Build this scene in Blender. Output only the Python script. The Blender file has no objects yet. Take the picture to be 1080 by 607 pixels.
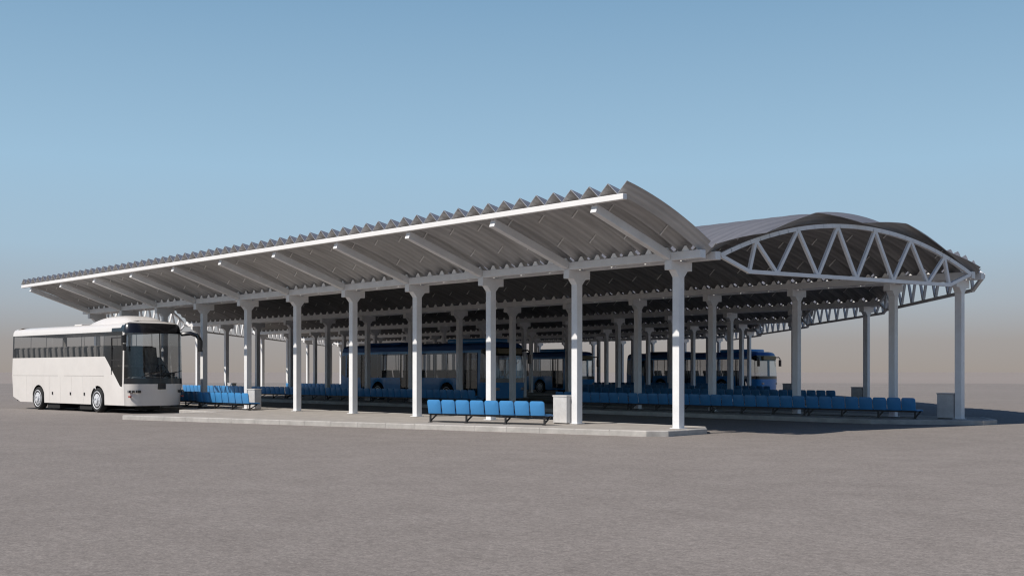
import bpy, bmesh, math, random
from mathutils import Vector, Matrix
random.seed(7)
scene = bpy.context.scene
col = scene.collection
R = math.radians

# ------------------------------------------------------------------ helpers
class MB:
    """collects simple shapes, built as ONE mesh object"""
    def __init__(s):
        s.v = []; s.f = []; s.m = []
    def add(s, vs, fs, mi=0):
        o = len(s.v)
        s.v += [tuple(p) for p in vs]
        s.f += [tuple(o + i for i in f) for f in fs]
        s.m += [mi] * len(fs)
    def box(s, x0, x1, y0, y1, z0, z1, mi=0):
        vs = [(x, y, z) for z in (z0, z1) for y in (y0, y1) for x in (x0, x1)]
        s.add(vs, [(0, 2, 3, 1), (4, 5, 7, 6), (0, 1, 5, 4), (2, 6, 7, 3), (0, 4, 6, 2), (1, 3, 7, 5)], mi)
    def bar(s, a, b, w, h=None, up=(0, 0, 1), mi=0):
        a = Vector(a); b = Vector(b); h = h or w
        d = (b - a).normalized(); u = Vector(up)
        if abs(d.dot(u)) > .99: u = Vector((1, 0, 0))
        r = d.cross(u).normalized(); u = r.cross(d).normalized()
        vs = []
        for p in (a, b):
            for (i, j) in ((-1, -1), (1, -1), (1, 1), (-1, 1)):
                vs.append(p + r * (i * w / 2) + u * (j * h / 2))
        s.add(vs, [(3, 2, 1, 0), (4, 5, 6, 7), (0, 1, 5, 4), (1, 2, 6, 5), (2, 3, 7, 6), (3, 0, 4, 7)], mi)
    def prism(s, poly, axis, a, b, mi=0):
        """poly: list of 2D points; axis 0 -> (y,z) extruded in x, 1 -> (x,z) in y, 2 -> (x,y) in z"""
        def p3(p, t):
            if axis == 0: return (t, p[0], p[1])
            if axis == 1: return (p[0], t, p[1])
            return (p[0], p[1], t)
        n = len(poly)
        vs = [p3(p, a) for p in poly] + [p3(p, b) for p in poly]
        fs = [tuple(range(n))[::-1], tuple(range(n, 2 * n))]
        fs += [(i, (i + 1) % n, n + (i + 1) % n, n + i) for i in range(n)]
        s.add(vs, fs, mi)
    def lathe(s, prof, axis_y, n=28, cx=0, cz=0, mi=0):
        """prof: (radius, y) list revolved about a Y-parallel axis"""
        vs = []; fs = []
        for (r, y) in prof:
            for k in range(n):
                t = 2 * math.pi * k / n
                vs.append((cx + r * math.cos(t), axis_y + y, cz + r * math.sin(t)))
        for i in range(len(prof) - 1):
            for k in range(n):
                fs.append((i * n + k, i * n + (k + 1) % n, (i + 1) * n + (k + 1) % n, (i + 1) * n + k))
        fs.append(tuple(range(n))[::-1]); fs.append(tuple(range((len(prof) - 1) * n, len(prof) * n)))
        s.add(vs, fs, mi)
    def tube(s, pts, r, n=8, mi=0):
        pts = [Vector(p) for p in pts]; vs = []; fs = []
        for i, p in enumerate(pts):
            d = (pts[min(i + 1, len(pts) - 1)] - pts[max(i - 1, 0)]).normalized()
            u = Vector((0, 0, 1)) if abs(d.z) < .9 else Vector((1, 0, 0))
            a = d.cross(u).normalized(); b = a.cross(d)
            for k in range(n):
                t = 2 * math.pi * k / n
                vs.append(p + a * (r * math.cos(t)) + b * (r * math.sin(t)))
        for i in range(len(pts) - 1):
            for k in range(n):
                fs.append((i * n + k, i * n + (k + 1) % n, (i + 1) * n + (k + 1) % n, (i + 1) * n + k))
        fs.append(tuple(range(n))[::-1]); fs.append(tuple(range((len(pts) - 1) * n, len(pts) * n)))
        s.add(vs, fs, mi)
    def build(s, name, mats, parent=None, bevel=0, seg=2, smooth=None, weld=False, recalc=True):
        me = bpy.data.meshes.new(name)
        me.from_pydata(s.v, [], s.f)
        bm = bmesh.new(); bm.from_mesh(me)
        for f, mi in zip(bm.faces, s.m): f.material_index = mi
        if weld: bmesh.ops.remove_doubles(bm, verts=bm.verts, dist=1e-4)
        if recalc: bmesh.ops.recalc_face_normals(bm, faces=bm.faces)
        if bevel:
            es = [e for e in bm.edges if len(e.link_faces) == 2 and e.calc_face_angle(0) > R(30)]
            bmesh.ops.bevel(bm, geom=es, offset=bevel, segments=seg, affect='EDGES', profile=.5, clamp_overlap=True)
        bm.to_mesh(me); bm.free()
        if not isinstance(mats, (list, tuple)): mats = [mats]
        for m in mats: me.materials.append(m)
        if smooth is not None:
            for p in me.polygons: p.use_smooth = True
            me.set_sharp_from_angle(angle=R(smooth))
        o = bpy.data.objects.new(name, me)
        col.objects.link(o)
        if parent: o.parent = parent
        return o

def loose(mb):
    """splits a collected mesh into its separate pieces"""
    key = {}; rep_ = []
    for p in mb.v:
        k = tuple(round(c, 3) for c in p); rep_.append(key.setdefault(k, len(key)))
    par = list(range(len(key)))
    def find(a):
        while par[a] != a:
            par[a] = par[par[a]]; a = par[a]
        return a
    for f in mb.f:
        a = find(rep_[f[0]])
        for i in f[1:]: par[find(rep_[i])] = a
    out = {}
    for f, mi in zip(mb.f, mb.m):
        m = out.setdefault(find(rep_[f[0]]), MB())
        m.add([mb.v[i] for i in f], [tuple(range(len(f)))], mi)
    return list(out.values())

def tag(o, label=None, cat=None, group=None, kind=None):
    if label: o['label'] = label
    if cat: o['category'] = cat
    if group: o['group'] = group
    if kind: o['kind'] = kind
    return o

def empty(name, loc=(0, 0, 0), rz=0.0):
    o = bpy.data.objects.new(name, None); col.objects.link(o)
    o.empty_display_size = .3
    o.location = loc; o.rotation_euler = (0, 0, rz)
    return o

KIDS = {}
def children(o):
    return list(o.children)

def copy_tree(o, parent=None):
    c = o.copy(); col.objects.link(c); c.parent = parent
    for ch in children(o): copy_tree(ch, c)
    return c

# ------------------------------------------------------------------ materials
def mat(name, base, rough=.5, metal=0.0, var=.0, scale=3.0, bump=0.0, bscale=60.0, coat=0.0, stretch=None, dirt=None, spec=.5):
    m = bpy.data.materials.new(name); m.use_nodes = True
    nt = m.node_tree; b = nt.nodes['Principled BSDF']
    b.inputs['Roughness'].default_value = rough
    b.inputs['Metallic'].default_value = metal
    b.inputs['Specular IOR Level'].default_value = spec
    b.inputs['Coat Weight'].default_value = coat
    b.inputs['Coat Roughness'].default_value = .06
    b.inputs['Base Color'].default_value = (*base, 1)
    if var or bump:
        tc = nt.nodes.new('ShaderNodeTexCoord')
        mp = nt.nodes.new('ShaderNodeMapping')
        if stretch: mp.inputs['Scale'].default_value = stretch
        nt.links.new(tc.outputs['Object'], mp.inputs['Vector'])
    if var:
        n = nt.nodes.new('ShaderNodeTexNoise'); n.inputs['Scale'].default_value = scale
        n.inputs['Detail'].default_value = 6; n.inputs['Roughness'].default_value = .65
        nt.links.new(mp.outputs['Vector'], n.inputs['Vector'])
        r = nt.nodes.new('ShaderNodeValToRGB')
        r.color_ramp.elements[0].position = .3; r.color_ramp.elements[1].position = .7
        lo = dirt if dirt else [c * (1 - var) for c in base]
        r.color_ramp.elements[0].color = (*lo, 1)
        r.color_ramp.elements[1].color = (*[min(1, c * (1 + var * .6)) for c in base], 1)
        nt.links.new(n.outputs['Fac'], r.inputs['Fac'])
        nt.links.new(r.outputs['Color'], b.inputs['Base Color'])
        rr = nt.nodes.new('ShaderNodeMapRange')
        rr.inputs['To Min'].default_value = min(1, rough + .1); rr.inputs['To Max'].default_value = max(.03, rough - .08)
        nt.links.new(n.outputs['Fac'], rr.inputs['Value']); nt.links.new(rr.outputs['Result'], b.inputs['Roughness'])
    if bump:
        n2 = nt.nodes.new('ShaderNodeTexNoise'); n2.inputs['Scale'].default_value = bscale; n2.inputs['Detail'].default_value = 4
        nt.links.new(mp.outputs['Vector'], n2.inputs['Vector'])
        bp = nt.nodes.new('ShaderNodeBump'); bp.inputs['Strength'].default_value = bump; bp.inputs['Distance'].default_value = .02
        nt.links.new(n2.outputs['Fac'], bp.inputs['Height']); nt.links.new(bp.outputs['Normal'], b.inputs['Normal'])
    return m

def glass(name, tint, refl=.10, rough=.02):
    m = bpy.data.materials.new(name); m.use_nodes = True
    nt = m.node_tree; nt.nodes.clear()
    out = nt.nodes.new('ShaderNodeOutputMaterial')
    tr = nt.nodes.new('ShaderNodeBsdfTransparent'); tr.inputs['Color'].default_value = (*tint, 1)
    gl = nt.nodes.new('ShaderNodeBsdfGlossy'); gl.inputs['Roughness'].default_value = rough
    gl.inputs['Color'].default_value = (.9, .93, .95, 1)
    lw = nt.nodes.new('ShaderNodeLayerWeight'); lw.inputs['Blend'].default_value = .5
    pw = nt.nodes.new('ShaderNodeMath'); pw.operation = 'POWER'; pw.inputs[1].default_value = 4.5
    mx = nt.nodes.new('ShaderNodeMixShader')
    ad = nt.nodes.new('ShaderNodeMath'); ad.operation = 'MULTIPLY_ADD'; ad.use_clamp = True; ad.inputs[1].default_value = .85; ad.inputs[2].default_value = refl
    nt.links.new(lw.outputs['Facing'], pw.inputs[0]); nt.links.new(pw.outputs[0], ad.inputs[0]); nt.links.new(ad.outputs[0], mx.inputs['Fac'])
    nt.links.new(tr.outputs[0], mx.inputs[1]); nt.links.new(gl.outputs[0], mx.inputs[2])
    nt.links.new(mx.outputs[0], out.inputs['Surface'])
    return m

M = {}
M['steel'] = mat('white_painted_steel', (.735, .735, .74), .42, var=.10, scale=2.2, bump=.04, bscale=25)
M['fascia'] = mat('fascia_paint', (.74, .73, .72), .45, var=.06, scale=2.0)
M['cleat'] = mat('light_spot_cleat', (.90, .90, .89), .35)  # bright light spots over the beams put into the cleat colour
M['concrete'] = mat('pale_concrete', (.36, .34, .32), .9, var=.22, scale=4.5, bump=.25, bscale=50)
M['kerb'] = mat('kerb_concrete', (.40, .38, .355), .88, var=.25, scale=2.2, bump=.25, bscale=40)
M['paving'] = mat('platform_paving', (.33, .303, .275), .92, var=.18, scale=2.5, bump=.3, bscale=45)
M['bin'] = mat('bin_panel', (.52, .51, .50), .75, var=.16, scale=5, bump=.2, bscale=40)
M['binlid'] = mat('bin_lid', (.10, .11, .12), .5, var=.2)
M['seat'] = mat('blue_seat_plastic', (.05, .235, .51), .42, var=.07, scale=5)
M['dark'] = mat('black_steel', (.018, .018, .02), .45, var=.2, scale=8)
M['white'] = mat('white_coach_paint', (.66, .63, .60), .32, var=.05, scale=1.6, coat=.35)
M['black'] = mat('black_gloss_trim', (.012, .012, .014), .18, coat=.3)
M['rubber'] = mat('tyre_rubber', (.016, .016, .016), .85, var=.25, scale=14, bump=.2)
M['rim'] = mat('steel_wheel_rim', (.60, .61, .63), .5, metal=.15, var=.12, scale=9)
M['under'] = mat('underbody', (.012, .012, .012), .9, var=.2)
M['interior'] = mat('dark_interior', (.09, .08, .072), .85, var=.2)
M['seatcloth'] = mat('coach_seat_cloth', (.15, .143, .136), .95, var=.3, scale=9)
M['glass'] = glass('tinted_window_glass', (.84, .835, .83), .06)
M['wind'] = glass('windscreen_glass', (.83, .88, .915), .07)
M['glassdoor'] = glass('door_glass', (.48, .475, .47), .08)
M['glassblue'] = glass('city_bus_glass', (.62, .63, .64), .09)
M['blue'] = mat('blue_bus_paint', (.025, .23, .55), .30, var=.08, scale=1.6, coat=.4)
M['navy'] = mat('navy_bus_roof', (.014, .075, .25), .38, var=.1, scale=2, coat=.2)
M['amber'] = mat('amber_display', (.20, .15, .07), .5, var=.6, scale=26)
M['lamp'] = mat('lamp_lens', (.30, .31, .33), .12, metal=.3, coat=.5)
M['red'] = mat('red_lens', (.30, .04, .03), .25, coat=.4)
M['line'] = mat('panel_joint', (.30, .285, .27), .7)
M['seam'] = mat('seam_strip', (.72, .71, .70), .5)

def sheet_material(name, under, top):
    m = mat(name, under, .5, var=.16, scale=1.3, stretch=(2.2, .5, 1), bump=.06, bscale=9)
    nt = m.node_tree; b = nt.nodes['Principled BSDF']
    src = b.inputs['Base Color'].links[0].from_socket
    # fine pressed ribs running along the folds: bump plus faint rib shade put into the colour
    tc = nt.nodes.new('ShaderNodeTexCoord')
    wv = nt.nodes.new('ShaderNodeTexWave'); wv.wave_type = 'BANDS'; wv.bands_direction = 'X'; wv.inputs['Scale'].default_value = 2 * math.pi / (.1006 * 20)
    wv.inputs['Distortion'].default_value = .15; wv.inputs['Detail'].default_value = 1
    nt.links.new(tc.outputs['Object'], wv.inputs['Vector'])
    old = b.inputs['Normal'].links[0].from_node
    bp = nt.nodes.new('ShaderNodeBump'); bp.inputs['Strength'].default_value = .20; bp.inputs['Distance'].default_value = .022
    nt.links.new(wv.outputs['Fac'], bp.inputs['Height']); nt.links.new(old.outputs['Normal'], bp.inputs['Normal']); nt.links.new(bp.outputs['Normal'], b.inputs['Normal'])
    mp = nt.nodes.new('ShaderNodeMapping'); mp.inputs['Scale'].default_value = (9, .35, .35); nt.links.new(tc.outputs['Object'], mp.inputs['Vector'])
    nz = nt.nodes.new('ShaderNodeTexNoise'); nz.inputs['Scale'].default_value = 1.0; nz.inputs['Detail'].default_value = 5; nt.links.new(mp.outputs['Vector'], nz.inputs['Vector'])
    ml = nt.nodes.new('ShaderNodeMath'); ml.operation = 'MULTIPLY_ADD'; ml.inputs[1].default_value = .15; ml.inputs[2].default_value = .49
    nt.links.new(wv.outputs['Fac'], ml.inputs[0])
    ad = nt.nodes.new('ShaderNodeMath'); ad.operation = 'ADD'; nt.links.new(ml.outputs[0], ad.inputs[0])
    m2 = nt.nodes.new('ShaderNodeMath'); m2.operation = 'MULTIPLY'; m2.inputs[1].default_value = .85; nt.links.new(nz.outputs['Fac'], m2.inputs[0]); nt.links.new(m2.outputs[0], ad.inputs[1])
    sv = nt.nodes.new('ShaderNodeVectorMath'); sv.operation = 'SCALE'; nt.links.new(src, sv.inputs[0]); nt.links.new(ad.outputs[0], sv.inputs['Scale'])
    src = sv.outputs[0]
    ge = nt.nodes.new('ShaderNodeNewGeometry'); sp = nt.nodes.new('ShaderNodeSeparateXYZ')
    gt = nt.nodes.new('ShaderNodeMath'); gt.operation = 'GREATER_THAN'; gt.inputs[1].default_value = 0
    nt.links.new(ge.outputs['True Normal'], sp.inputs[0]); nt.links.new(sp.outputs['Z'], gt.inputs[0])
    mx = nt.nodes.new('ShaderNodeMix'); mx.data_type = 'RGBA'; mx.inputs['B'].default_value = (*top, 1)  # top coloured darker and bluer than the underside to imitate its lighting
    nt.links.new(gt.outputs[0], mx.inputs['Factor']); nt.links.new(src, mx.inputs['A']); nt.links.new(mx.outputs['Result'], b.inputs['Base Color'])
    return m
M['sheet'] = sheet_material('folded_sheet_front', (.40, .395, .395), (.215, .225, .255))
M['sheet_arch_shaded'] = sheet_material('folded_sheet_arch_shaded', (.225, .22, .22), (.185, .188, .21))  # underside colour darkened to stand in for shade in the inner bays

def ground_material():
    m = bpy.data.materials.new('worn_asphalt'); m.use_nodes = True
    nt = m.node_tree; b = nt.nodes['Principled BSDF']; L = nt.links.new
    b.inputs['Roughness'].default_value = .93; b.inputs['Specular IOR Level'].default_value = .25
    tc = nt.nodes.new('ShaderNodeTexCoord')
    def noise(scale, detail, rough=.6, st=None):
        mp = nt.nodes.new('ShaderNodeMapping')
        if st: mp.inputs['Scale'].default_value = st
        L(tc.outputs['Object'], mp.inputs['Vector'])
        n = nt.nodes.new('ShaderNodeTexNoise'); n.inputs['Scale'].default_value = scale
        n.inputs['Detail'].default_value = detail; n.inputs['Roughness'].default_value = rough
        L(mp.outputs['Vector'], n.inputs['Vector']); return n
    big = noise(.09, 4); mid = noise(1.1, 7, .72); fine = noise(38, 5, .8); grit = noise(11, 6, .75)
    r1 = nt.nodes.new('ShaderNodeValToRGB')
    r1.color_ramp.elements[0].position = .32; r1.color_ramp.elements[1].position = .70
    r1.color_ramp.elements[0].color = (.203, .180, .164, 1); r1.color_ramp.elements[1].color = (.250, .224, .205, 1)
    L(mid.outputs['Fac'], r1.inputs['Fac'])
    def mul(col_in, n, lo, hi, p0=.3, p1=.7):
        mr = nt.nodes.new('ShaderNodeMapRange'); mr.inputs['From Min'].default_value = p0; mr.inputs['From Max'].default_value = p1
        mr.inputs['To Min'].default_value = lo; mr.inputs['To Max'].default_value = hi; L(n.outputs['Fac'], mr.inputs['Value'])
        v = nt.nodes.new('ShaderNodeVectorMath'); v.operation = 'SCALE'
        L(col_in, v.inputs[0]); L(mr.outputs['Result'], v.inputs['Scale']); return v.outputs[0]
    c = mul(r1.outputs['Color'], big, .93, 1.06)
    c = mul(c, grit, .70, 1.27)
    c = mul(c, fine, .55, 1.42)
    L(c, b.inputs['Base Color'])
    bp = nt.nodes.new('ShaderNodeBump'); bp.inputs['Strength'].default_value = .35; bp.inputs['Distance'].default_value = .01
    L(fine.outputs['Fac'], bp.inputs['Height']); L(bp.outputs['Normal'], b.inputs['Normal'])
    return m
M['ground'] = ground_material()
M['haze_ground'] = mat('haze_coloured_plain', (.272, .240, .220), 1.0, var=.05, scale=.01, spec=.1)  # horizon haze painted as the colour of the far ground

# ------------------------------------------------------------------ layout constants
S = 3.6216        # column pitch along a platform
D = 11.037        # distance between platforms
ZP = .145          # platform height
ZB0, ZB1 = 4.445, 4.655    # beams
ZV = 4.52         # valley of the roof sheets
PER = S / 6       # fold pitch of the roof
AMP = .27
XPK = 1.14        # one ridge of the folds
NROW = 6
END = [0.0, 2.22] + [-S * (2 + 3 * i) for i in range(4)]          # last column at the right end of each platform
BEND = [1.03, 2.81] + [e + .95 for e in END[2:]]                   # beam end
LEFT = [-10 * S] + [-S * (13 + 3 * i) for i in range(5)]
BLEFT = [-36.95] + [l - .85 for l in LEFT[1:]]

# ------------------------------------------------------------------ setting
g = MB(); n = 96
cx, cy, rad = 11.0, -16.0, 163.0
g.add([(cx + rad * math.cos(2 * math.pi * k / n), cy + rad * math.sin(2 * math.pi * k / n), 0) for k in range(n)], [tuple(range(n))])
tag(g.build('ground', M['ground']), kind='structure')
g = MB(); g.add([(-6000, -6000, -.03), (6000, -6000, -.03), (6000, 6000, -.03), (-6000, 6000, -.03)], [(0, 1, 2, 3)])
tag(g.build('terrain', M['haze_ground']), kind='structure')

def inset_poly(poly, d):
    out = []; n = len(poly)
    for i in range(n):
        p0 = Vector(poly[i - 1]); p1 = Vector(poly[i]); p2 = Vector(poly[(i + 1) % n])
        e1 = (p1 - p0).normalized(); e2 = (p2 - p1).normalized()
        n1 = Vector((-e1.y, e1.x)); n2 = Vector((-e2.y, e2.x))
        k = d / max(.25, 1 + n1.dot(n2))
        out.append(tuple(p1 + (n1 + n2) * k))
    return out

def platform(poly):
    top = MB(); inn = inset_poly(poly, .18)
    n = len(poly)
    top.add([(x, y, ZP - .006) for x, y in inn], [tuple(range(n))])
    o = tag(top.build('platform', M['paving']), kind='structure')
    k = MB()
    out_t = inset_poly(poly, .02)
    core_o = inset_poly(poly, .006); core_t = inset_poly(poly, .03)
    def ring(A, B, t0, t1, i, j, top):
        def l(P_, t): return (P_[i][0] + (P_[j][0] - P_[i][0]) * t, P_[i][1] + (P_[j][1] - P_[i][1]) * t)
        q = []
        for t in (t0, t1):
            q += [(*l(A, t), -.02), (*l(A, t), top - .02), (*l(B, t), top), (*l(inn, t), top), (*l(inn, t), -.02)]
        k.add(q, [(0, 1, 6, 5), (1, 2, 7, 6), (2, 3, 8, 7), (3, 4, 9, 8), (0, 4, 3, 2, 1), (5, 6, 7, 8, 9)])
    for i in range(n):
        j = (i + 1) % n
        Lg = math.hypot(poly[j][0] - poly[i][0], poly[j][1] - poly[i][1])
        m_ = max(1, round(Lg / 1.0)); gp = .007 / Lg
        ring(core_o, core_t, 0, 1, i, j, ZP - .012)
        for q in range(m_):
            ring(poly, out_t, q / m_ + (gp if q else 0), (q + 1) / m_ - (gp if q < m_ - 1 else 0), i, j, ZP + random.uniform(-.002, .002))
    k.build('kerb', M['kerb'], o)
    return o

platform([(.21, -1.52), (.55, -1.08), (.46, .6), (-.2, 1.42), (-38.2, 1.42), (-38.2, -1.35), (-23.6, -1.35),
          (-22.4, -2.6), (-19.3, -2.7), (-18.5, -6.61)])
for r in range(1, NROW):
    y = r * D; e = END[r]; l = LEFT[r]
    platform([(e - 1.8, y - 2.15), (e + .95, y - .45), (e + .95, y + .5), (e - .2, y + 2.1), (l - .9, y + 2.1), (l - 1.6, y + 1.2), (l - 1.6, y - 1.2), (l - .9, y - 2.15)])

# ------------------------------------------------------------------ canopy
station = tag(empty('bus_station_canopy', (0, 0, 0)), 'long open bus station canopy on white steel columns with folded arched metal roofs', 'bus station')

def column_mesh():
    m = MB(); w = .11
    m.box(-w, w, -w, w, ZP, ZB0 - .24)
    o = m.build('column', M['steel'], bevel=.012)
    return o
def cap_mesh():
    z0, z1 = ZB0 - .235, ZB0
    poly = [(-.105, z0 - .17), (.105, z0 - .17), (.25, z0), (.425, z0), (.425, z1), (-.425, z1), (-.425, z0), (-.25, z0)]
    m = MB(); m.prism(poly, 0, -.113, .113)
    # split edge lines between plates and a base plate
    o = m.build('column_head', M['steel'], bevel=.008)
    return o
col0 = column_mesh(); cap0 = cap_mesh(); cap0.parent = col0; col0.parent = station
bpb = MB(); bpb.box(-.16, .16, -.16, .16, ZP, ZP + .018)
base0 = bpb.build('base_plate', M['steel'], col0, bevel=.004)
first = True
for r in range(NROW):
    xs = []
    x = 0.0 if r < 2 else END[r]
    while x > LEFT[r] - .1:
        xs.append(x); x -= S
    if r == 1: xs.insert(0, END[1])
    for x in xs:
        o = col0 if first else copy_tree(col0, station)
        first = False
        o.location = (x, r * D, 0)

for r in range(NROW):
    for sgn in (-1, 1):
        y = r * D + sgn * .31
        m = MB(); m.box(BLEFT[r], BEND[r], y - .11, y + .11, ZB0, ZB1)
        m.build('beam', M['steel'], station, bevel=.012)

# --- cantilever in front of the first platform
YF = -3.30
def z_cant(y):
    u = y / YF
    return ZV + 1.22 * u + .138 * 4 * u * (1 - u)
SAG = 1.21; HALF = D / 2; RAD = (HALF ** 2 + SAG ** 2) / (2 * SAG)
def z_arch(t):
    return ZV + math.sqrt(max(0, RAD ** 2 - (t - HALF) ** 2)) - (RAD - SAG)
def tri(x):
    f = ((x - XPK) / PER) % 1.0
    return AMP * abs(1 - 2 * f)

def clip(poly, f):
    out = []
    for i in range(len(poly)):
        a = poly[i]; b = poly[(i + 1) % len(poly)]
        fa, fb = f(*a), f(*b)
        if fa >= 0: out.append(a)
        if (fa >= 0) != (fb >= 0):
            t = fa / (fa - fb)
            out.append((a[0] + (b[0] - a[0]) * t, a[1] + (b[1] - a[1]) * t))
    return out

def roof(ys, zf, right, left, seam_rows, start=True, sheet='sheet_arch_shaded'):
    """right/left: ((x0,y0),(x1,y1)) plan lines bounding the sheet"""
    def side(line, s):
        (x0, y0), (x1, y1) = line
        return lambda x, y: s * (x - (x0 + (x1 - x0) * (y - y0) / (y1 - y0)))
    fr = side(right, -1); fl = side(left, 1)
    xmax = max(p[0] for p in right); xmin = min(p[0] for p in left)
    h = PER / 2
    k0 = math.floor((xmin - XPK) / h) - 1; k1 = math.ceil((xmax - XPK) / h) + 1
    vid = {}; V = []; F = []; MI = []
    def vert(x, y):
        key = (round(x, 4), round(y, 4))
        if key not in vid:
            vid[key] = len(V); V.append((x, y, zf(y) + tri(x)))
        return vid[key]
    lines = []
    for k in range(k0, k1 + 1):
        x = XPK + k * h
        lines += [x - .085, x, x + .085] if k % 2 == 0 else [x]
    for xa, xb in zip(lines[:-1], lines[1:]):
        xm = (xa + xb) / 2
        q = round((xm - XPK) / PER)
        ridge = abs(xm - XPK - q * PER) < .085
        for j in range(len(ys) - 1):
            ym = (ys[j] + ys[j + 1]) / 2
            # notches added at the ridges over the beams to let sun spots through
            if ridge and (ym > ys[-1] - .07 or (q % 2 == 0 and ym > ys[-1] - .14)): continue
            if ridge and start and ym < ys[0] + .07: continue
            poly = [(xa, ys[j]), (xb, ys[j]), (xb, ys[j + 1]), (xa, ys[j + 1])]
            poly = clip(poly, fr)
            if len(poly) >= 3: poly = clip(poly, fl)
            if len(poly) < 3: continue
            ids = []
            for p in poly:
                i = vert(*p)
                if i not in ids: ids.append(i)
            if len(ids) >= 3: F.append(tuple(ids)); MI.append(0)
    mb = MB(); mb.v = V; mb.f = F; mb.m = MI
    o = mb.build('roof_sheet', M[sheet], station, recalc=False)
    sm = o.modifiers.new('thickness', 'SOLIDIFY'); sm.thickness = .018; sm.offset = 1
    # lap strips across every other fold, one part per sheet
    sb = MB()
    for q, y in enumerate(seam_rows):
        for k in range(k0, k1):
            if k % 4 != (1 if q % 2 else 3): continue
            xa, xb = XPK + k * h, XPK + (k + 1) * h
            if fr(xb, y) < .1 or fl(xa, y) < .1: continue
            za, zb = zf(y) + tri(xa), zf(y) + tri(xb)
            a = Vector((xa + (xb - xa) * .12, y, za + (zb - za) * .12 - .03)); b = Vector((xa + (xb - xa) * .92, y, za + (zb - za) * .92 - .03))
            sb.bar(a, b, .035, .02)
    if sb.v:
        so = sb.build('lap_strips', M['seam'], station); so['kind'] = 'stuff'
    return o

ysc = [YF + (-.24 - YF) * i / 10 for i in range(11)] + [-.14, -.07, 0]
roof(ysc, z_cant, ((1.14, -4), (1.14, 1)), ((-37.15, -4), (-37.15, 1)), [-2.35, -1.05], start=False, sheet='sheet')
for r in range(NROW - 1):
    y0 = r * D
    ys = [y0, y0 + .07] + [y0 + .12 + (D - .36) * i / 26 for i in range(27)] + [y0 + D - .14, y0 + D - .07, y0 + D]
    zf = lambda y, y0=y0: z_arch(y - y0)
    xr = ((BEND[r] + .12, y0), (BEND[r + 1] + .12, y0 + D))
    xl = ((BLEFT[r] - .12, y0), (BLEFT[r + 1] - .12, y0 + D))
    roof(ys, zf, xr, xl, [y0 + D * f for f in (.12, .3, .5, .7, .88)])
    # small plates added under every ridge to catch sun as bright spots
    cb = MB()
    x = XPK; q = 0
    while x > BLEFT[r] - .1:
        if x < BEND[r] - .05:
            zz = zf(y0 + .12); w_ = .13
            cb.add([(x - w_, y0 + .12, zz + .13), (x - w_ * .75, y0 + .12, zz + .05), (x + w_ * .75, y0 + .12, zz + .05), (x + w_, y0 + .12, zz + .13), (x, y0 + .12, zz + AMP - .03)], [(0, 1, 2, 3, 4)])
        x -= PER; q += 1
    co = cb.build('sun_catch_plates', M['fascia'], station); co['kind'] = 'stuff'

# cleats on the beams under every ridge, extra white to stand in for light spots
for r in range(NROW):
    for sgn in (-1, 1):
        if r == NROW - 1 and sgn > 0: continue
        y = r * D + sgn * .385
        cb = MB(); x = XPK
        while x > BLEFT[r] + .1:
            if x < BEND[r] - .12:
                cb.prism([(x - .12, ZB1 + .001), (x + .12, ZB1 + .001), (x + .03, ZB1 + .125), (x - .03, ZB1 + .125)], 1, y - .012, y + .012)
            x -= PER
        co = cb.build('light_spot_cleats', M['cleat'], station); co['kind'] = 'stuff'

for i in range(11):
    x = -i * S
    m = MB(); m.bar((x, -3.20, 5.505), (x, -.425, 4.57), .19, .21)
    m.build('rafter', M['steel'], station, bevel=.012)
m = MB(); m.box(-37.08, 1.04, -3.33, -3.19, 5.60, 5.735)
m.build('fascia_beam', M['fascia'], station, bevel=.01)

# --- arched trusses closing each bay
def truss(p0, p1):
    p0 = Vector(p0); p1 = Vector(p1)
    Lh = (p1 - p0).length
    nt = max(6, round(Lh / 1.6 - .6))
    tot = nt + .6
    zend, zt, zb = 4.57, 5.64, 4.20
    rr = ((Lh / 2) ** 2 + (zt - zend) ** 2) / (2 * (zt - zend))
    def P(u, z): 
        p = p0.lerp(p1, u / tot); return Vector((p.x, p.y, z))
    def ztop(u):
        s = (u / tot - .5) * Lh
        return zend + math.sqrt(rr * rr - s * s) - (rr - (zt - zend))
    m = MB()
    ns = 30
    for i in range(ns):
        a, b = tot * i / ns, tot * (i + 1) / ns
        pa, pb = P(a, ztop(a)), P(b, ztop(b)); d = (pb - pa).normalized() * .01
        m.bar(pa - d, pb + d, .10, .11)
    bots = [.65, 1.3] + [1.3 + k for k in range(1, nt - 1)] + [tot - .65]
    tops = [.8 + k for k in range(nt - 1)] + [tot - .8]
    tops = [.8] + [.8 + k + 0.0 for k in range(1, nt - 1)] + [tot - .8]
    m.bar(P(bots[0] - .03, zb), P(bots[-1] + .03, zb), .10, .10)
    m.bar(P(.02, zend - .02), P(bots[0], zb), .094, .094); m.bar(P(tot - .02, zend - .02), P(bots[-1], zb), .094, .094)
    for k, t in enumerate(tops):
        tp = P(t, ztop(t) - .02)
        m.bar(tp, P(bots[k], zb), .085, .085); m.bar(tp, P(bots[k + 1], zb), .087, .087)
    return m.build('truss', M['steel'], station)
for r in range(NROW - 1):
    truss((BEND[r] - .05, r * D + .46, 0), (BEND[r + 1] - .05, (r + 1) * D - .46, 0))
    truss((BLEFT[r] + .05, r * D + .46, 0), (BLEFT[r + 1] + .05, (r + 1) * D - .46, 0))

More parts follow.
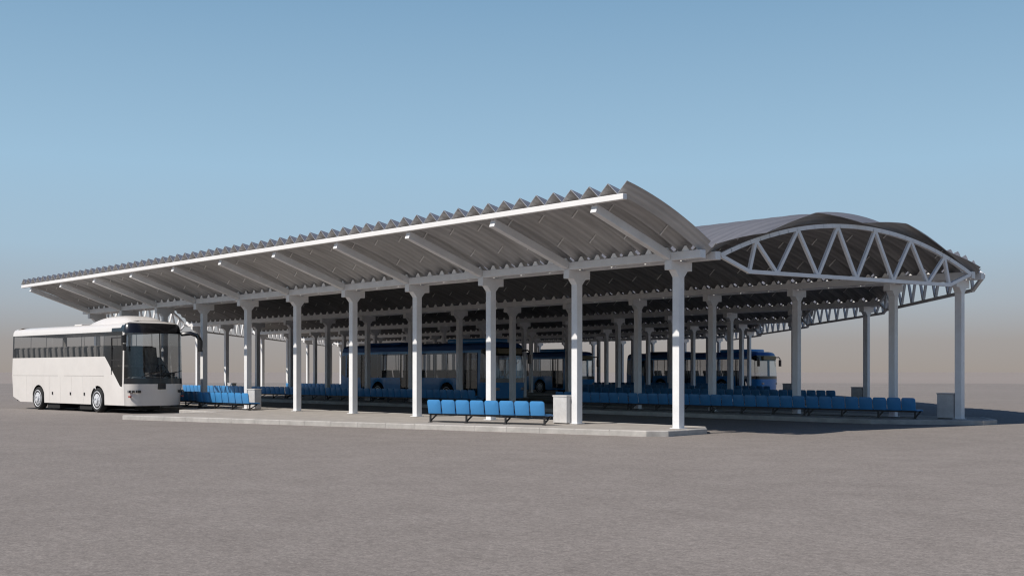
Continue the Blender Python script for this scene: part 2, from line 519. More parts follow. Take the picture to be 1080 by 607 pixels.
# ------------------------------------------------------------------ benches
PITCH = .49
def make_bench():
    root = empty('bench')
    n = 8; L = n * PITCH
    def rounded(w, h, r, k=5):
        pts = [(-w / 2 + .012, 0), (w / 2 - .012, 0)]
        for i in range(k + 1):
            t = (math.pi / 2) * i / k; pts.append((w / 2 - r + r * math.cos(t), h - r + r * math.sin(t)))
        for i in range(k + 1):
            t = math.pi / 2 + (math.pi / 2) * i / k; pts.append((-w / 2 + r + r * math.cos(t), h - r + r * math.sin(t)))
        return pts
    # backrest
    m = MB(); poly = rounded(.462, .40, .075)
    N = len(poly); rows = []
    def by(z, x):   # leaning, slightly dished
        return -.02 - .06 * (z / .4) - .02 * (1 - (2 * x / .462) ** 2) * 1.0
    vs = [(x, by(z, x), z) for x, z in poly] + [(x, by(z, x) - .035, z) for x, z in poly] + [(0, by(.2, 0), .2), (0, by(.2, 0) - .04, .2)]
    fs = []
    for i in range(N):
        j = (i + 1) % N
        fs += [(2 * N, i, j), (2 * N + 1, N + j, N + i), (i, N + i, N + j, j)]
    m.add(vs, fs)
    back = m.build('backrest', M['seat'], root, bevel=.008, smooth=35)
    back.location = (0, 0, .255)
    m = MB()
    prof = [(-.03, .03), (.10, 0), (.34, .012), (.42, .0), (.445, -.035), (.43, -.055), (.33, -.03), (.10, -.04), (-.03, -.02)]
    m.prism(prof, 0, -.231, .231)
    seat = m.build('seat', M['seat'], root, bevel=.008, smooth=40)
    seat.location = (0, 0, .275)
    x0 = -L / 2 + PITCH / 2
    back.location.x = x0; seat.location.x = x0
    for i in range(1, n):
        for o in (back, seat):
            c = o.copy(); col.objects.link(c); c.parent = root; c.location.x = x0 + i * PITCH
    m = MB()
    m.bar((-L / 2 + .03, .02, .225), (L / 2 - .03, .02, .225), .05, .05); m.bar((-L / 2 + .03, .30, .225), (L / 2 - .03, .30, .225), .04, .04)
    m.build('seat_rail', M['dark'], root)
    m = MB(); m.bar((-L / 2 + .08, .02, .035), (L / 2 - .08, .02, .035), .028, .028)
    m.build('foot_rail', M['dark'], root)
    leg = None
    for x in (-L / 2 + .06, -L / 6, L / 6, L / 2 - .06):
        if leg is None:
            m = MB()
            m.bar((0, .0, .006), (0, -.0, .20), .045, .045, up=(0, 1, 0)); m.bar((0, .02, .05), (0, .32, .205), .036, .036)
            m.box(-.05, .05, -.06, .06, 0, .012)
            m.bar((0, -.02, .235), (0, .36, .235), .036, .03)
            leg = m.build('leg', M['dark'], root); leg.location.x = x
        else:
            c = leg.copy(); col.objects.link(c); c.parent = root; c.location.x = x
    return root
bench0 = make_bench()
bench_used = [False]
ORD = ['rightmost', 'second from the right', 'third from the right', 'fourth from the right', 'fifth from the right', 'sixth from the right', 'seventh from the right', 'eighth from the right', 'ninth from the right', 'tenth from the right', 'eleventh from the right']
PLAT = ['front platform', 'second platform', 'third platform', 'fourth platform', 'fifth platform', 'rearmost platform']
def bench(x, y, rz, label, group):
    o = bench0 if not bench_used[0] else copy_tree(bench0)
    bench_used[0] = True
    o.location = (x, y, ZP); o.rotation_euler = (0, 0, rz)
    tag(o, label, 'bench', group)
GB = 'blue seat benches along the platforms'
bench(-5.50, -1.76, .285, 'sunlit blue eight-seat bench on the front platform left of the grey litter bin', GB)
bench(-21.85, -1.0, .03, 'half shaded blue eight-seat bench on the front platform right of the white coach', GB)
bench(-26.4, -.62, .0, 'shaded blue bench on the front platform partly hidden behind the white coach', GB)
bench_lay = {1: [-.65, -4.6, -8.5, -12.45, -21.4, -25.35, -29.3, -33.25, -37.2, -41.15, -45.1]}
bench_lay[2] = [END[2] - 2.85 - 3.95 * i for i in range(4)] + [END[2] - 24 - 3.95 * i for i in range(6)]
bench_lay[3] = [END[3] - 2.85 - 3.95 * i for i in range(4)] + [END[3] - 24 - 3.95 * i for i in range(4)]
bench_lay[4] = [END[4] - 2.85 - 3.95 * i for i in range(4)]
for r, lay in bench_lay.items():
    for i, x in enumerate(lay):
        bench(x, r * D - .95, 0, f'shaded blue bench, {ORD[i]} on the {PLAT[r]} of the station', GB)

# ------------------------------------------------------------------ litter bins
def make_bin():
    root = empty('litter_bin')
    m = MB(); m.box(-.27, .27, -.15, .15, .02, .76)
    m.build('bin_body', M['bin'], root, bevel=.012)
    m = MB(); m.box(-.285, .285, -.165, .165, .76, .80)
    m.build('bin_lid', M['bin'], root, bevel=.008)
    m = MB(); m.box(-.25, .25, -.13, .13, 0, .02)
    m.build('bin_plinth', M['dark'], root)
    m = MB(); m.box(-.17, .17, -.1525, -.12, .60, .70)
    return root
bin0 = make_bin(); bu = [False]
def litter_bin(x, y, label):
    o = bin0 if not bu[0] else copy_tree(bin0)
    bu[0] = True; o.location = (x, y, ZP); tag(o, label, 'litter bin', 'box shaped litter bins beside the columns')
litter_bin(-4.03, -.12, 'sunlit grey box litter bin on the front platform, right of the sunlit blue bench')
litter_bin(-21.05, -.1, 'grey box litter bin right of the half shaded bench near the white coach')
litter_bin(END[1] - .42, D + .05, 'grey box litter bin beside the rightmost column, at the end of the second platform')
litter_bin(END[2] - .42, 2 * D + .05, 'dark shaded box litter bin at the right end of the third platform')
litter_bin(END[3] - .42, 3 * D + .05, 'dark shaded box litter bin at the right end of the fourth platform')
litter_bin(-42.9, D + .05, 'small dark litter bin behind the benches at the far left of the second platform')
litter_bin(END[2] - S * 5 + .42, 2 * D + .05, 'shaded litter bin on the third platform just right of the nearest blue bus front')
litter_bin(END[2] - S * 7 + .42, 2 * D + .05, 'shaded litter bin on the third platform in front of the nearest blue bus side')

# ------------------------------------------------------------------ buses
def shell(cols, nlev, tagf):
    """cols: list of dict(x,y,nx,ny,z=[..],ins=[..]) around the outline; returns {tag: MB}"""
    n = len(cols); P = []
    for c in cols:
        P.append([(c['x'] - c['nx'] * c['ins'][j] - c.get('rake', 0) * max(0, c['z'][j] - c.get('rz', 1.2)),
                   c['y'] - c['ny'] * c['ins'][j], c['z'][j]) for j in range(nlev)])
    out = {}
    for i in range(n):
        k = (i + 1) % n
        for j in range(nlev - 1):
            t = tagf(i, j)
            if t is None: continue
            q = [P[i][j], P[k][j], P[k][j + 1], P[i][j + 1]]
            out.setdefault(t, MB()).add(q, [(0, 1, 2, 3)])
    top = [P[i][nlev - 1] for i in range(n)]
    return out, top

def outline(Lh, W, near_x, far_x, rf, rb, bulge, nc=6, nf=7, Lr=None):
    Lr = Lr or Lh
    """counter-clockwise plan from rear near (-y) side: list of (x,y,nx,ny,section)"""
    pts = []
    for x in near_x: pts.append((x, -W, 0, -1, 'near'))
    for i in range(1, nc + 1):
        t = -math.pi / 2 + (math.pi / 2) * .86 * i / nc
        pts.append((Lh - rf + rf * math.cos(t) * 1.0, -W + rf + rf * math.sin(t), math.cos(t), math.sin(t), 'fcorner'))
    ya = -W + rf + rf * math.sin(-math.pi / 2 + (math.pi / 2) * .86)
    xa = Lh - rf + rf * math.cos(-math.pi / 2 + (math.pi / 2) * .86)
    for i in range(1, nf):
        y = ya + (-2 * ya) * i / nf
        pts.append((xa + bulge * (1 - (y / ya) ** 2), y, 1, y / W * .12, 'front'))
    for i in range(nc, 0, -1):
        t = math.pi / 2 - (math.pi / 2) * .86 * i / nc
        pts.append((Lh - rf + rf * math.cos(t), W - rf + rf * math.sin(t), math.cos(t), math.sin(t), 'fcorner'))
    for x in far_x: pts.append((x, W, 0, 1, 'far'))
    for i in range(1, 4):
        t = math.pi / 2 + (math.pi / 2) * i / 3
        pts.append((-Lr + rb + rb * math.cos(t), W - rb + rb * math.sin(t), math.cos(t), math.sin(t), 'rear'))
    for i in range(0, 3):
        t = math.pi + (math.pi / 2) * i / 3
        pts.append((-Lr + rb + rb * math.cos(t), -W + rb + rb * math.sin(t), math.cos(t), math.sin(t), 'rear'))
    return pts

def arch_z(x, wheels, zc, Ra, zbot):
    for xw in wheels:
        d = abs(x - xw)
        if d < math.sqrt(Ra * Ra - (zc - zbot) ** 2) - 2e-4:
            return zc + math.sqrt(Ra * Ra - d * d)
    return zbot
def arch_x(wheels, zc, Ra, zbot):
    out = []
    h = math.sqrt(Ra * Ra - (zc - zbot) ** 2)
    for xw in wheels:
        for f in (-1, -.985, -.93, -.8, -.6, -.3, 0, .3, .6, .8, .93, .985, 1): out.append(round(xw + h * f, 4))
    return out

wheel_cache = {}
def wheel(root, x, y, r, side):
    """side -1: outer face toward -y"""
    key = (r, side)
    if key not in wheel_cache:
        m = MB()
        m.lathe([(r * .62, -.13), (r * .9, -.14), (r * .97, -.11), (r, -.06), (r, .06), (r * .97, .11), (r * .9, .14), (r * .62, .13)], 0, 36)
        t = m.build('tyre', M['rubber'], smooth=35)
        m = MB(); s = side
        m.lathe([(r * .70, s * .02), (r * .74, s * .135), (r * .70, s * .145), (r * .62, s * .12), (r * .48, s * .135), (r * .34, s * .15), (r * .30, s * .19), (r * .16, s * .2), (r * .13, s * .17)], 0, 36)
        for k in range(10):
            a = 2 * math.pi * k / 10
            m.lathe([(.018, s * .13), (.018, s * .165)], 0, 8, cx=r * .40 * math.cos(a), cz=r * .40 * math.sin(a))
        rm = m.build('rim', M['rim'], smooth=35)
        wheel_cache[key] = (t.data, rm.data)
        bpy.data.objects.remove(t); bpy.data.objects.remove(rm)
    td, rd = wheel_cache[key]
    w = bpy.data.objects.new('wheel', None); col.objects.link(w); w.parent = root; w.location = (x, y, r)
    for nme, dd in (('tyre', td), ('rim', rd)):
        o = bpy.data.objects.new(nme, dd); col.objects.link(o); o.parent = w

def seat_part(root, xs, ys, z0, h, w=.44, deep=.1):
    m = MB()
    m.box(-.22, .22, -w / 2, w / 2, .35, .45); m.bar((-.2, 0, .42), (-.34, 0, h), w, deep, up=(1, 0, 0)); m.box(-.12, .12, -.05, .05, 0, .36)
    m.box(-.38 - deep / 2, -.30 + deep / 3, -w * .42, w * .42, h - .02, h + (.14 if deep < .2 else .04))
    s0 = m.build('passenger_seat', M['seatcloth'], root, bevel=.03, seg=1)
    k = 0
    for x in xs:
        for y in ys:
            o = s0 if k == 0 else s0.copy()
            if k: col.objects.link(o); o.parent = root
            o.location = (x, y, z0); k += 1

# ---- white touring coach
def make_coach():
    root = empty('coach')
    Lh, W = 5.05, 1.23
    seps = [-5.16, -3.5, -2.05, -.55, 1.08, 2.33, 2.92]
    wheels = [-2.80, 2.40]; zc, Ra, zbot = .48, .58, .31
    nx = set(arch_x(wheels, zc, Ra, zbot)) | {-5.28, -4.55, -4.8, 3.0, 3.25, 3.5, 3.75, 4.0, 4.2, 4.36, 4.42, 4.5}
    for s in seps: nx |= {round(s - .022, 4), round(s + .022, 4)}
    near = sorted(nx)
    far = sorted(nx, reverse=True)
    ol = outline(Lh, W, near, far, .62, .16, .14, Lr=5.46)
    cols = []
    for (x, y, a, b, sec) in ol:
        c = dict(x=x, y=y, nx=a, ny=b, sec=sec)
        if sec in ('near', 'far'):
            zw = 2.21
            if x > 2.95: zw = max(1.02, 2.21 - (x - 3.02) * .98) if x > 3.02 else 2.21
            z1 = min(1.45, zw - .07)
            if x > 4.4: zw, z1 = 1.36, 1.14
            c['z'] = [arch_z(x, wheels, zc, Ra, zbot) + .22 * min(1, max(0, (-4.55 - x) / .75)), z1, zw, 3.17 if x < 4.4 else 3.12, 3.31 if x < 4.4 else 3.36, 3.42 if x < 4.4 else 3.46, 3.49 + .04 * max(0, x - 3.4), 3.53 + .05 * max(0, x - 3.4)]
            c['ins'] = [.03, 0, .01, .035, .05, .11, .26, .60]
        elif sec == 'rear':
            c['z'] = [.54, 1.45, 2.21, 3.15, 3.27, 3.37, 3.46, 3.52]
            c['ins'] = [.06, 0, .03, .10, .15, .24, .42, .80]
        else:
            c['z'] = [.30, 1.14, 1.36, 3.10, 3.38, 3.50, 3.58, 3.61]
            c['ins'] = [.10, 0, .0, .01, .06, .17, .42, .9]
            c['rake'] = .085 * max(a, 0)
        cols.append(c)
    n = len(cols)
    def tg(i, j):
        k = (i + 1) % n; a, b = cols[i], cols[k]
        xm = (a['x'] + b['x']) / 2; s = a['sec'], b['sec']
        side = 'near' in s[0] and 'near' in s[1] or ('far' in s[0] and 'far' in s[1])
        front = a['sec'] in ('fcorner', 'front') or b['sec'] in ('fcorner', 'front')
        if side:
            if j == 2 and -5.15 < xm < 4.37:
                for sp in seps:
                    if abs(xm - sp) < .021: return 'trim'
                w = sum(1 for sp in seps if xm > sp)
                return ('w', a['sec'], w)
            if j == 2 and xm < -5.15 and xm > -5.29: return 'trim'
            if (j == 3 and xm > 3.6) or (j == 4 and xm > 4.1): return 'trim'
            return 'body'
        if front:
            if j == 2: return 'wind'
            if j in (1, 3, 4): return 'trim'
            return 'body'
        if j == 2 and a['sec'] == 'rear' and b['sec'] == 'rear' and abs(a['nx']) > .8 and abs(b['nx']) > .8: return ('w', 'rear', 0)
        return 'body'
    parts, top = shell(cols, 8, tg)
    parts['body'].add(top, [tuple(range(len(top)))])
    body = parts['body'].build('body', M['white'], root, smooth=38, weld=True)
    for mb in loose(parts['trim']):
        mb.build('black_trim' if len(mb.f) > 8 else 'window_pillar', M['black'], root, smooth=38, weld=True)
    parts['wind'].build('windscreen', M['wind'], root, smooth=50, weld=True)
    for t, mb in parts.items():
        if isinstance(t, tuple):
            last = t[2] == len(seps)
            mb.build('door_window' if last else 'window', M['glassdoor'] if last else M['glass'], root, smooth=40, weld=True)
    # door frame on the front near side
    m = MB(); y = -W - .001
    for x in (3.55, 4.36):
        m.box(x - .02, x + .02, y - .006, y + .03, 1.5 if x < 4 else 1.1, 2.95)
    m.box(3.57, 4.34, y - .006, y + .03, 2.91, 2.95); m.box(3.57, 4.34, y - .005, y + .03, 2.05, 2.09)
    m.build('door', M['black'], root)
    # panel joints, luggage flaps, handles
    m = MB()
    m.box(-5.2, -.95, -W - .004, -W + .004, 1.445, 1.458); m.box(-.4, 2.95, -W - .004, -W + .004, 1.445, 1.458)
    for x in (-3.9, -1.75, -.75, .25, 1.22): m.prism([(-W + .0275, .36), (-W - .001, 1.43), (-W + .05, 1.43), (-W + .06, .36)], 0, x - .003, x + .003)
    m.build('panel_joints', M['line'], root)
    for x in (-1.45, .15, 1.34):
        m = MB(); m.box(x - .035, x + .035, -W - .012, -W + .02, .66, .78); m.build('flap_handle', M['black'], root, bevel=.01)
    # roof hump and hatch
    m = MB(); nseg = 20; rows = []
    def hump(u, v):      # u along 0..1, v across -1..1
        x = .95 + 3.15 * u
        e = max(0, 1 - abs(2 * u - 1.12) ** 3.2) if u > .56 else max(0, 1 - abs((u - .56) / .56) ** 2.4)
        yy = 1.02 * v * (1 - .12 * u)
        zz = 3.40 + .44 * e ** .7 * max(0, 1 - abs(v) ** 4) ** .5
        return (x, yy, zz)
    vs = []; fs = []; nu, nv = 22, 14
    for i in range(nu + 1):
        for j in range(nv + 1): vs.append(hump(i / nu, -1 + 2 * j / nv))
    for i in range(nu):
        for j in range(nv): fs.append((i * (nv + 1) + j, (i + 1) * (nv + 1) + j, (i + 1) * (nv + 1) + j + 1, i * (nv + 1) + j + 1))
    m.add(vs, fs); m.build('roof_hump', M['white'], root, smooth=60)
    m = MB(); m.box(-1.2, -.55, -.4, .4, 3.52, 3.61); m.build('roof_hatch', M['white'], root, bevel=.04)
    # black visor over the windscreen is part of the trim; number recess under the windscreen
    m = MB(); m.box(Lh - .12, Lh + .135, -.16, .18, .93, 1.17); m.build('front_recess', M['black'], root, bevel=.02)
    # headlights
    for sy in (-1, 1):
        m = MB()
        for q in range(4):
            t0 = -math.pi / 2 + .42 + q * .24
            for dx in (0,):
                t = t0 + .1
                cxx, cyy = Lh - .55 + .555 * math.cos(t), (-W + .55 + .555 * math.sin(t))
                a = t
                c_, s_ = math.cos(a), math.sin(a)
                vs = []
                for (dn, dt, z) in [(o, p, zz) for zz in (.80, .90) for p in (-.06, .06) for o in (-.03, .008)]:
                    vs.append((cxx + c_ * dn - s_ * dt, (cyy + s_ * dn + c_ * dt) * (1 if sy < 0 else -1), z))
                m.add(vs, [(0, 2, 3, 1), (4, 5, 7, 6), (0, 1, 5, 4), (2, 6, 7, 3), (0, 4, 6, 2), (1, 3, 7, 5)])
        m.build('headlight', M['black'], root, bevel=.01)
        m = MB()
        t = -math.pi / 2 + .62
        for q, w_ in ((.5, .05), (.74, .05), (.98, .05)):
            t = -math.pi / 2 + q
            cxx, cyy = Lh - .55 + .575 * math.cos(t), (-W + .55 + .575 * math.sin(t)) * (1 if sy < 0 else -1)
            m.lathe([(.0, -.012), (.038, -.012), (.038, .012), (0, .012)], cyy, 14, cx=cxx, cz=.85)
        m.build('headlamp_lens', M['lamp'], root)
        m = MB(); t = -math.pi / 2 + .62
        cxx, cyy = Lh - .55 + .54 * math.cos(t), (-W + .55 + .54 * math.sin(t)) * (1 if sy < 0 else -1)
        m.box(cxx - .10, cxx + .05, cyy - .05, cyy + .03, .62, .69); m.build('fog_lamp', M['red'], root, bevel=.02)
    # wipers
    def fx(y, z): return Lh - .015 + .14 * (1 - (y / 1.215) ** 2) - .085 * max(0, z - 1.2) + .03
    for y0, y1 in ((-.80, -.02), (.06, .80)):
        m = MB(); m.tube([(fx(y, z), y, z) for y, z in ((y0, 1.40), ((y0 + y1) / 2 - .08, 1.56), (y1, 1.62))], .016, 6)
        m.tube([(fx(y, z), y, z) for y, z in ((y1 - .5, 1.50), (y1 - .2, 1.58), (y1 + .12, 1.66))], .014, 6)
        m.build('wiper', M['black'], root)
    m = MB(); m.bar((fx(0, 1.36) - .032, 0, 1.36), (fx(0, 3.10) - .034, 0, 3.10), .022, .012, up=(1, 0, 0))
    m.build('windscreen_bar', M['black'], root)
    # mirrors
    m = MB(); m.tube([(Lh - .28, 1.10, 3.10), (Lh + .10, 1.28, 3.13), (Lh + .24, 1.46, 3.05), (Lh + .30, 1.58, 2.86), (Lh + .30, 1.58, 2.6)], .08, 8)
    m.tube([(Lh + .30, 1.58, 2.84), (Lh + .30, 1.58, 2.40)], .10, 10); m.build('mirror', M['black'], root, smooth=40)
    m = MB(); m.tube([(Lh - .45, -1.19, 3.0), (Lh - .3, -1.36, 2.98), (Lh - .22, -1.40, 2.9)], .04, 8)
    m.tube([(Lh - .22, -1.40, 3.0), (Lh - .22, -1.40, 2.70)], .10, 10); m.tube([(Lh - .22, -1.38, 2.68), (Lh - .22, -1.38, 2.42)], .07, 10)
    m.build('mirror', M['black'], root, smooth=40)
    # inside
    m = MB(); m.box(-5.25, 3.6, -1.17, 1.17, 1.30, 1.36); m.box(3.6, 4.6, -1.1, 1.1, .85, .90); m.build('floor', M['interior'], root)
    m = MB(); m.box(4.22, 4.68, -.95, 1.02, .9, 1.42); m.box(4.15, 4.5, .15, 1.0, 1.42, 1.58); m.build('dashboard', M['interior'], root, bevel=.06)
    m = MB(); m.tube([(4.12 + .2 * math.sin(t * math.pi / 8) * .4, .58 + .22 * math.cos(t * math.pi / 8), 1.68 + .2 * math.sin(t * math.pi / 8)) for t in range(17)], .018, 6); m.build('steering_wheel', M['black'], root)
    seat_part(root, [-4.95 + .52 * i for i in range(16)], (-.90, -.44, .44, .90), 1.42, 1.20, deep=.30)
    m = MB(); m.box(3.35, 3.7, .3, .85, .9, 1.9); m.bar((3.4, .58, 1.85), (3.3, .58, 2.6), .5, .12, up=(1, 0, 0)); m.build('driver_seat', M['seatcloth'], root, bevel=.05)
    m = MB(); m.box(-5.2, 4.6, -1.05, 1.05, .34, .50)
    for xw in wheels: m.box(xw - .56, xw + .56, -1.0, 1.0, .28, 1.2)
    m.box(-2.1, -1.0, -1.12, 1.1, .09, .35); m.box(.75, 1.8, -1.12, 1.1, .09, .35); m.box(4.1, 4.7, -.55, .2, .12, .35)
    m.build('underbody', M['under'], root)
    for xw in wheels:
        wheel(root, xw, -W + .13, .485, -1); wheel(root, xw, W - .13, .485, 1)
    return root
coach = tag(make_coach(), 'white touring coach with dark tinted windows parked at the left end of the front platform', 'coach')
coach.location = (-28.12, -3.43, 0); coach.rotation_euler = (0, 0, .075)

# ---- blue city buses
def make_city_bus():
    root = empty('city_bus')
    Lh, W = 6.55, 1.25
    wheels = [-2.9, 3.05]; zc, Ra, zbot = .48, .60, .30
    seps = [-5.9, -4.55, -2.2, -.9, .25, 2.1, 3.6]           # window edges
    doors = [(-4.5, -3.7), (-.85, .2), (4.35, 5.5)]
    nx = set(arch_x(wheels, zc, Ra, zbot)) | {-6.0, 5.58, 5.68}
    edges = [-5.9, -4.5, -3.7, -2.1, -.85, .2, 2.0, 3.1, 4.35, 5.5]
    for s in edges: nx |= {round(s - .03, 4), round(s + .03, 4)}
    near = sorted(nx); far = sorted(nx, reverse=True)
    ol = outline(Lh, W, near, far, .50, .2, .12)
    def door_at(x):
        return any(a + .02 < x < b - .02 for a, b in doors)
    cols = []
    for (x, y, a, b, sec) in ol:
        c = dict(x=x, y=y, nx=a, ny=b, sec=sec)
        if sec in ('near', 'far'):
            isd = sec == 'near' and door_at(x)
            c['z'] = [arch_z(x, wheels, zc, Ra, zbot), 1.10, 1.30, 2.58, 2.70, 2.94, 3.04, 3.09]
            if isd: c['z'][1] = .42; c['z'][2] = .48
            c['ins'] = [.02, 0, 0, .03, .04, .10, .24, .6]
        elif sec == 'rear':
            c['z'] = [.45, 1.1, 1.5, 2.5, 2.70, 2.94, 3.04, 3.09]; c['ins'] = [0, 0, 0, .05, .06, .12, .26, .6]
        else:
            c['z'] = [.30, 1.08, 1.30, 2.42, 2.84, 2.98, 3.06, 3.10]; c['ins'] = [.05, 0, 0, 0, .03, .1, .25, .6]
            c['rake'] = .10 * max(a, 0)
        cols.append(c)
    n = len(cols)
    def tg(i, j):
        k = (i + 1) % n; a, b = cols[i], cols[k]
        xm = (a['x'] + b['x']) / 2
        side = (a['sec'] == b['sec']) and a['sec'] in ('near', 'far')
        front = a['sec'] in ('fcorner', 'front') or b['sec'] in ('fcorner', 'front')
        if j >= 4: return 'roof'
        if side:
            if j == 2 and -5.88 < xm < 5.5:
                for s in edges:
                    if abs(xm - s) < .029: return 'trim'
                w = sum(1 for s in edges if xm > s)
                return ('w', a['sec'], w, door_at(xm) and a['sec'] == 'near')
            if j == 1 and door_at(xm) and a['sec'] == 'near': return 'trim'
            if j == 3: return 'band'
            return 'body'
        if front:
            if j == 2: return 'wind'
            if j in (1, 3): return 'trim'
            return 'body'
        if j == 2: return 'trim'
        return 'body'
    parts, top = shell(cols, 8, tg)
    parts['roof'].add(top, [tuple(range(len(top)))])
    parts['body'].build('body', M['blue'], root, smooth=38, weld=True)
    parts['roof'].build('roof', M['navy'], root, smooth=38, weld=True)
    parts['band'].build('window_band', M['blue'], root, smooth=38, weld=True)
    for mb in loose(parts['trim']):
        mb.build('black_trim' if len(mb.f) > 8 else 'window_pillar', M['black'], root, smooth=38, weld=True)
    parts['wind'].build('windscreen', M['wind'], root, smooth=50, weld=True)
    for t, mb in parts.items():
        if isinstance(t, tuple):
            mb.build('door_window' if t[3] else 'window', M['glassblue'], root, smooth=40, weld=True)
    m = MB()
    for a, b in doors:
        m = MB()
        for x0, x1 in ((a + .04, (a + b) / 2 - .005), ((a + b) / 2 + .005, b - .04)):
            for x in (x0 + .02, x1 - .02): m.box(x - .02, x + .02, -W - .006, -W + .03, .45, 2.55)
            m.box(x0 + .041, x1 - .041, -W - .005, -W + .03, .45, .52)
        m.box((a + b) / 2 - .004, (a + b) / 2 + .004, -W - .003, -W + .02, .46, 2.54)
        m.build('door', M['black'], root)
    m = MB(); m.box(Lh - .30, Lh + .0, -.80, .80, 2.50, 2.78); m.build('destination_display', M['amber'], root, bevel=.02)
    m = MB(); m.box(2.6, 5.5, -.85, .85, 3.06, 3.30); m.build('roof_pod', M['blue'], root, bevel=.1, seg=3, smooth=40)
    m = MB(); m.box(-4.6, -1.4, -.8, .8, 3.06, 3.22); m.build('air_conditioner', M['navy'], root, bevel=.08)
    for sy in (-1, 1):
        m = MB(); m.tube([(Lh - .35, sy * 1.1, 2.68), (Lh - .12, sy * 1.32, 2.70), (Lh - .05, sy * 1.38, 2.6), (Lh - .05, sy * 1.38, 2.4)], .04, 8)
        m.tube([(Lh - .05, sy * 1.38, 2.5), (Lh - .05, sy * 1.38, 2.02)], .11, 10); m.build('mirror', M['black'], root, smooth=40)
        m = MB(); m.box(Lh - .14, Lh + .0, sy * .8 - .16, sy * .8 + .16, .68, .84); m.build('headlight', M['lamp'], root, bevel=.03)
    m = MB(); m.box(-6.0, 5.7, -1.18, 1.18, .36, .42); m.build('floor', M['interior'], root)
    m = MB(); m.box(-6.0, 5.6, -.95, .95, 2.74, 2.80); m.build('ceiling', M['interior'], root)
    m = MB(); m.box(5.3, 5.85, -1.0, 1.0, .5, 1.28); m.build('dashboard', M['interior'], root, bevel=.06)
    seat_part(root, [-5.3, -4.4, -2.2, -1.3, .8, 1.6, 2.5, 3.4], (-.9, .9, .45), .62, .95)
    m = MB()
    for x in (-3.6, -1.0, .4, 2.2, 4.2):
        for y in (-.75, .72): m.tube([(x, y, .42), (x, y, 2.75)], .018, 6)
    m.build('handrails', M['fascia'], root)
    m = MB(); m.box(-5.9, 5.6, -1.05, 1.05, .28, .36)
    for xw in wheels: m.box(xw - .6, xw + .6, -1.0, 1.0, .25, 1.15)
    m.build('underbody', M['under'], root)
    for xw in wheels:
        wheel(root, xw, -W + .13, .48, -1); wheel(root, xw, W - .13, .48, 1)
    return root
city = make_city_bus()
spots = [(-29.6, 15.5, 'blue city bus nearest the front, standing between the second and third platforms'),
         (-45.0, 37.3, 'dark blue city bus far back between columns, behind the nearest blue bus'),
         (-36.6, 48.3, 'blue city bus at the far right rear with its windscreen against the open sky')]
for i, (x, y, lab) in enumerate(spots):
    o = city if i == 0 else copy_tree(city)
    o.location = (x, y, 0)
    tag(o, lab, 'bus', 'blue city buses in the lanes')

# ------------------------------------------------------------------ light
dx, dy = .21, .96
elev = math.atan(1 / math.hypot(dx, dy))
sd = bpy.data.lights.new('sun', 'SUN'); sd.energy = 5.0; sd.angle = R(.5); sd.color = (1, .93, .84)
sun = bpy.data.objects.new('sun', sd); col.objects.link(sun)
sun.rotation_euler = Vector((dx, dy, -1)).to_track_quat('-Z', 'Y').to_euler()
w = bpy.data.worlds.new('World'); scene.world = w; w.use_nodes = True
nt = w.node_tree; L = nt.links.new
bg = nt.nodes['Background']; bg.inputs['Strength'].default_value = .1
sky = nt.nodes.new('ShaderNodeTexSky'); sky.sky_type = 'NISHITA'; sky.sun_disc = False
sky.sun_elevation = elev
sky.sun_rotation = math.atan2(-dx, -dy)        # direction toward the sun, clockwise from +Y
sky.air_density = 1.0; sky.dust_density = 1.5; sky.ozone_density = 1.5
tc = nt.nodes.new('ShaderNodeTexCoord'); sp = nt.nodes.new('ShaderNodeSeparateXYZ')
L(tc.outputs['Generated'], sp.inputs[0])
mr = nt.nodes.new('ShaderNodeMapRange'); mr.inputs['From Min'].default_value = 0; mr.inputs['From Max'].default_value = .5
L(sp.outputs['Z'], mr.inputs['Value'])
rp = nt.nodes.new('ShaderNodeValToRGB'); cr = rp.color_ramp; cr.interpolation = 'LINEAR'
def lin(c): return tuple((v / 255 / 12.92) if v / 255 < .04045 else ((v / 255 + .055) / 1.055) ** 2.4 for v in c)
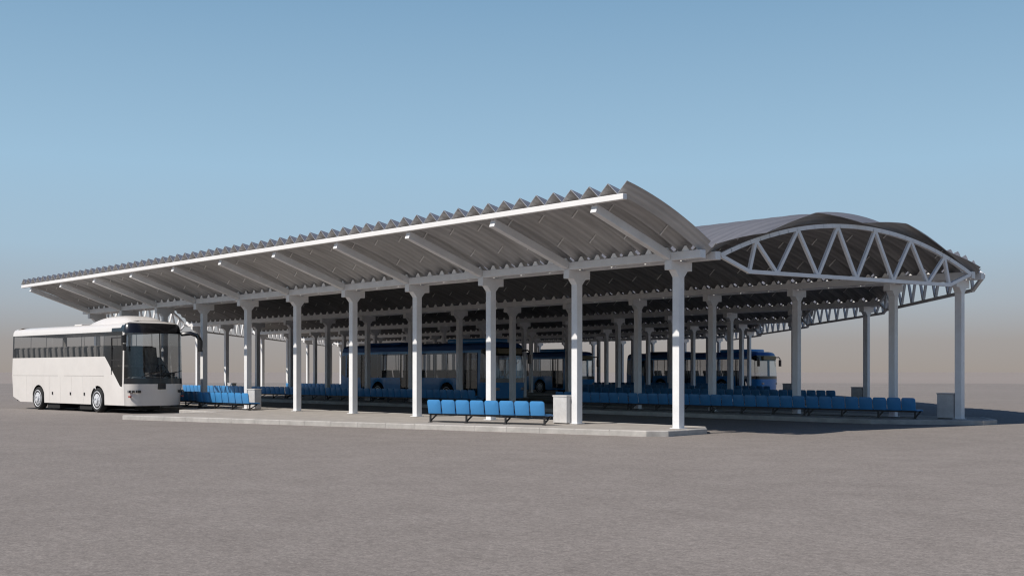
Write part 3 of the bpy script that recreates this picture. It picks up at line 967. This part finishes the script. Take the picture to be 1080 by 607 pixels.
stops = [(0.0, (159, 151, 145)), (1.5, (161, 157, 155)), (3.2, (166, 175, 183)), (6.0, (164, 190, 209)), (10.0, (157, 191, 216)), (18.5, (126, 164, 196)), (29.9, (74, 116, 168))]
cr.elements.remove(cr.elements[1])
cr.elements[0].position = 0; cr.elements[0].color = (*lin(stops[0][1]), 1)
for deg, c in stops[1:]:
    e = cr.elements.new(min(1, math.sin(R(deg)) / .5)); e.color = (*lin(c), 1)
L(mr.outputs['Result'], rp.inputs['Fac'])
sc10 = nt.nodes.new('ShaderNodeVectorMath'); sc10.operation = 'SCALE'; sc10.inputs['Scale'].default_value = 10
L(rp.outputs['Color'], sc10.inputs[0])
mf = nt.nodes.new('ShaderNodeMapRange'); mf.inputs['From Min'].default_value = .34; mf.inputs['From Max'].default_value = .55; mf.interpolation_type = 'SMOOTHSTEP'
L(sp.outputs['Z'], mf.inputs['Value'])
mx = nt.nodes.new('ShaderNodeMix'); mx.data_type = 'RGBA'
zs = nt.nodes.new('ShaderNodeVectorMath'); zs.operation = 'MULTIPLY'; zs.inputs[1].default_value = (.25, .42, .70)
L(sky.outputs[0], zs.inputs[0])
L(mf.outputs['Result'], mx.inputs['Factor']); L(sc10.outputs[0], mx.inputs['A']); L(zs.outputs[0], mx.inputs['B'])
L(mx.outputs['Result'], bg.inputs['Color'])

# ------------------------------------------------------------------ camera
cd = bpy.data.cameras.new('camera'); cam = bpy.data.objects.new('camera', cd); col.objects.link(cam)
TH = .8206; c_, s_ = math.cos(TH), math.sin(TH); lat, dep = 4.2955, 29.293
cam.location = (-(c_ * lat - s_ * dep), -(s_ * lat + c_ * dep), 1.60)
cam.rotation_euler = (math.pi / 2, 0, TH)
cd.sensor_width = 36; cd.lens = 1196.86 / 1080 * 36
cd.shift_y = (392.06 - 303.5) / 1080
cd.clip_end = 12000; cd.clip_start = .1
scene.camera = cam
scene.view_settings.view_transform = 'Standard'; scene.view_settings.look = 'None'
scene.view_settings.exposure = 0; scene.view_settings.gamma = 1
scene.render.engine = 'CYCLES'
scene.render.filter_size = 1.2
scene.cycles.filter_width = 1.2
scene.cycles.max_bounces = 8; scene.cycles.transparent_max_bounces = 24
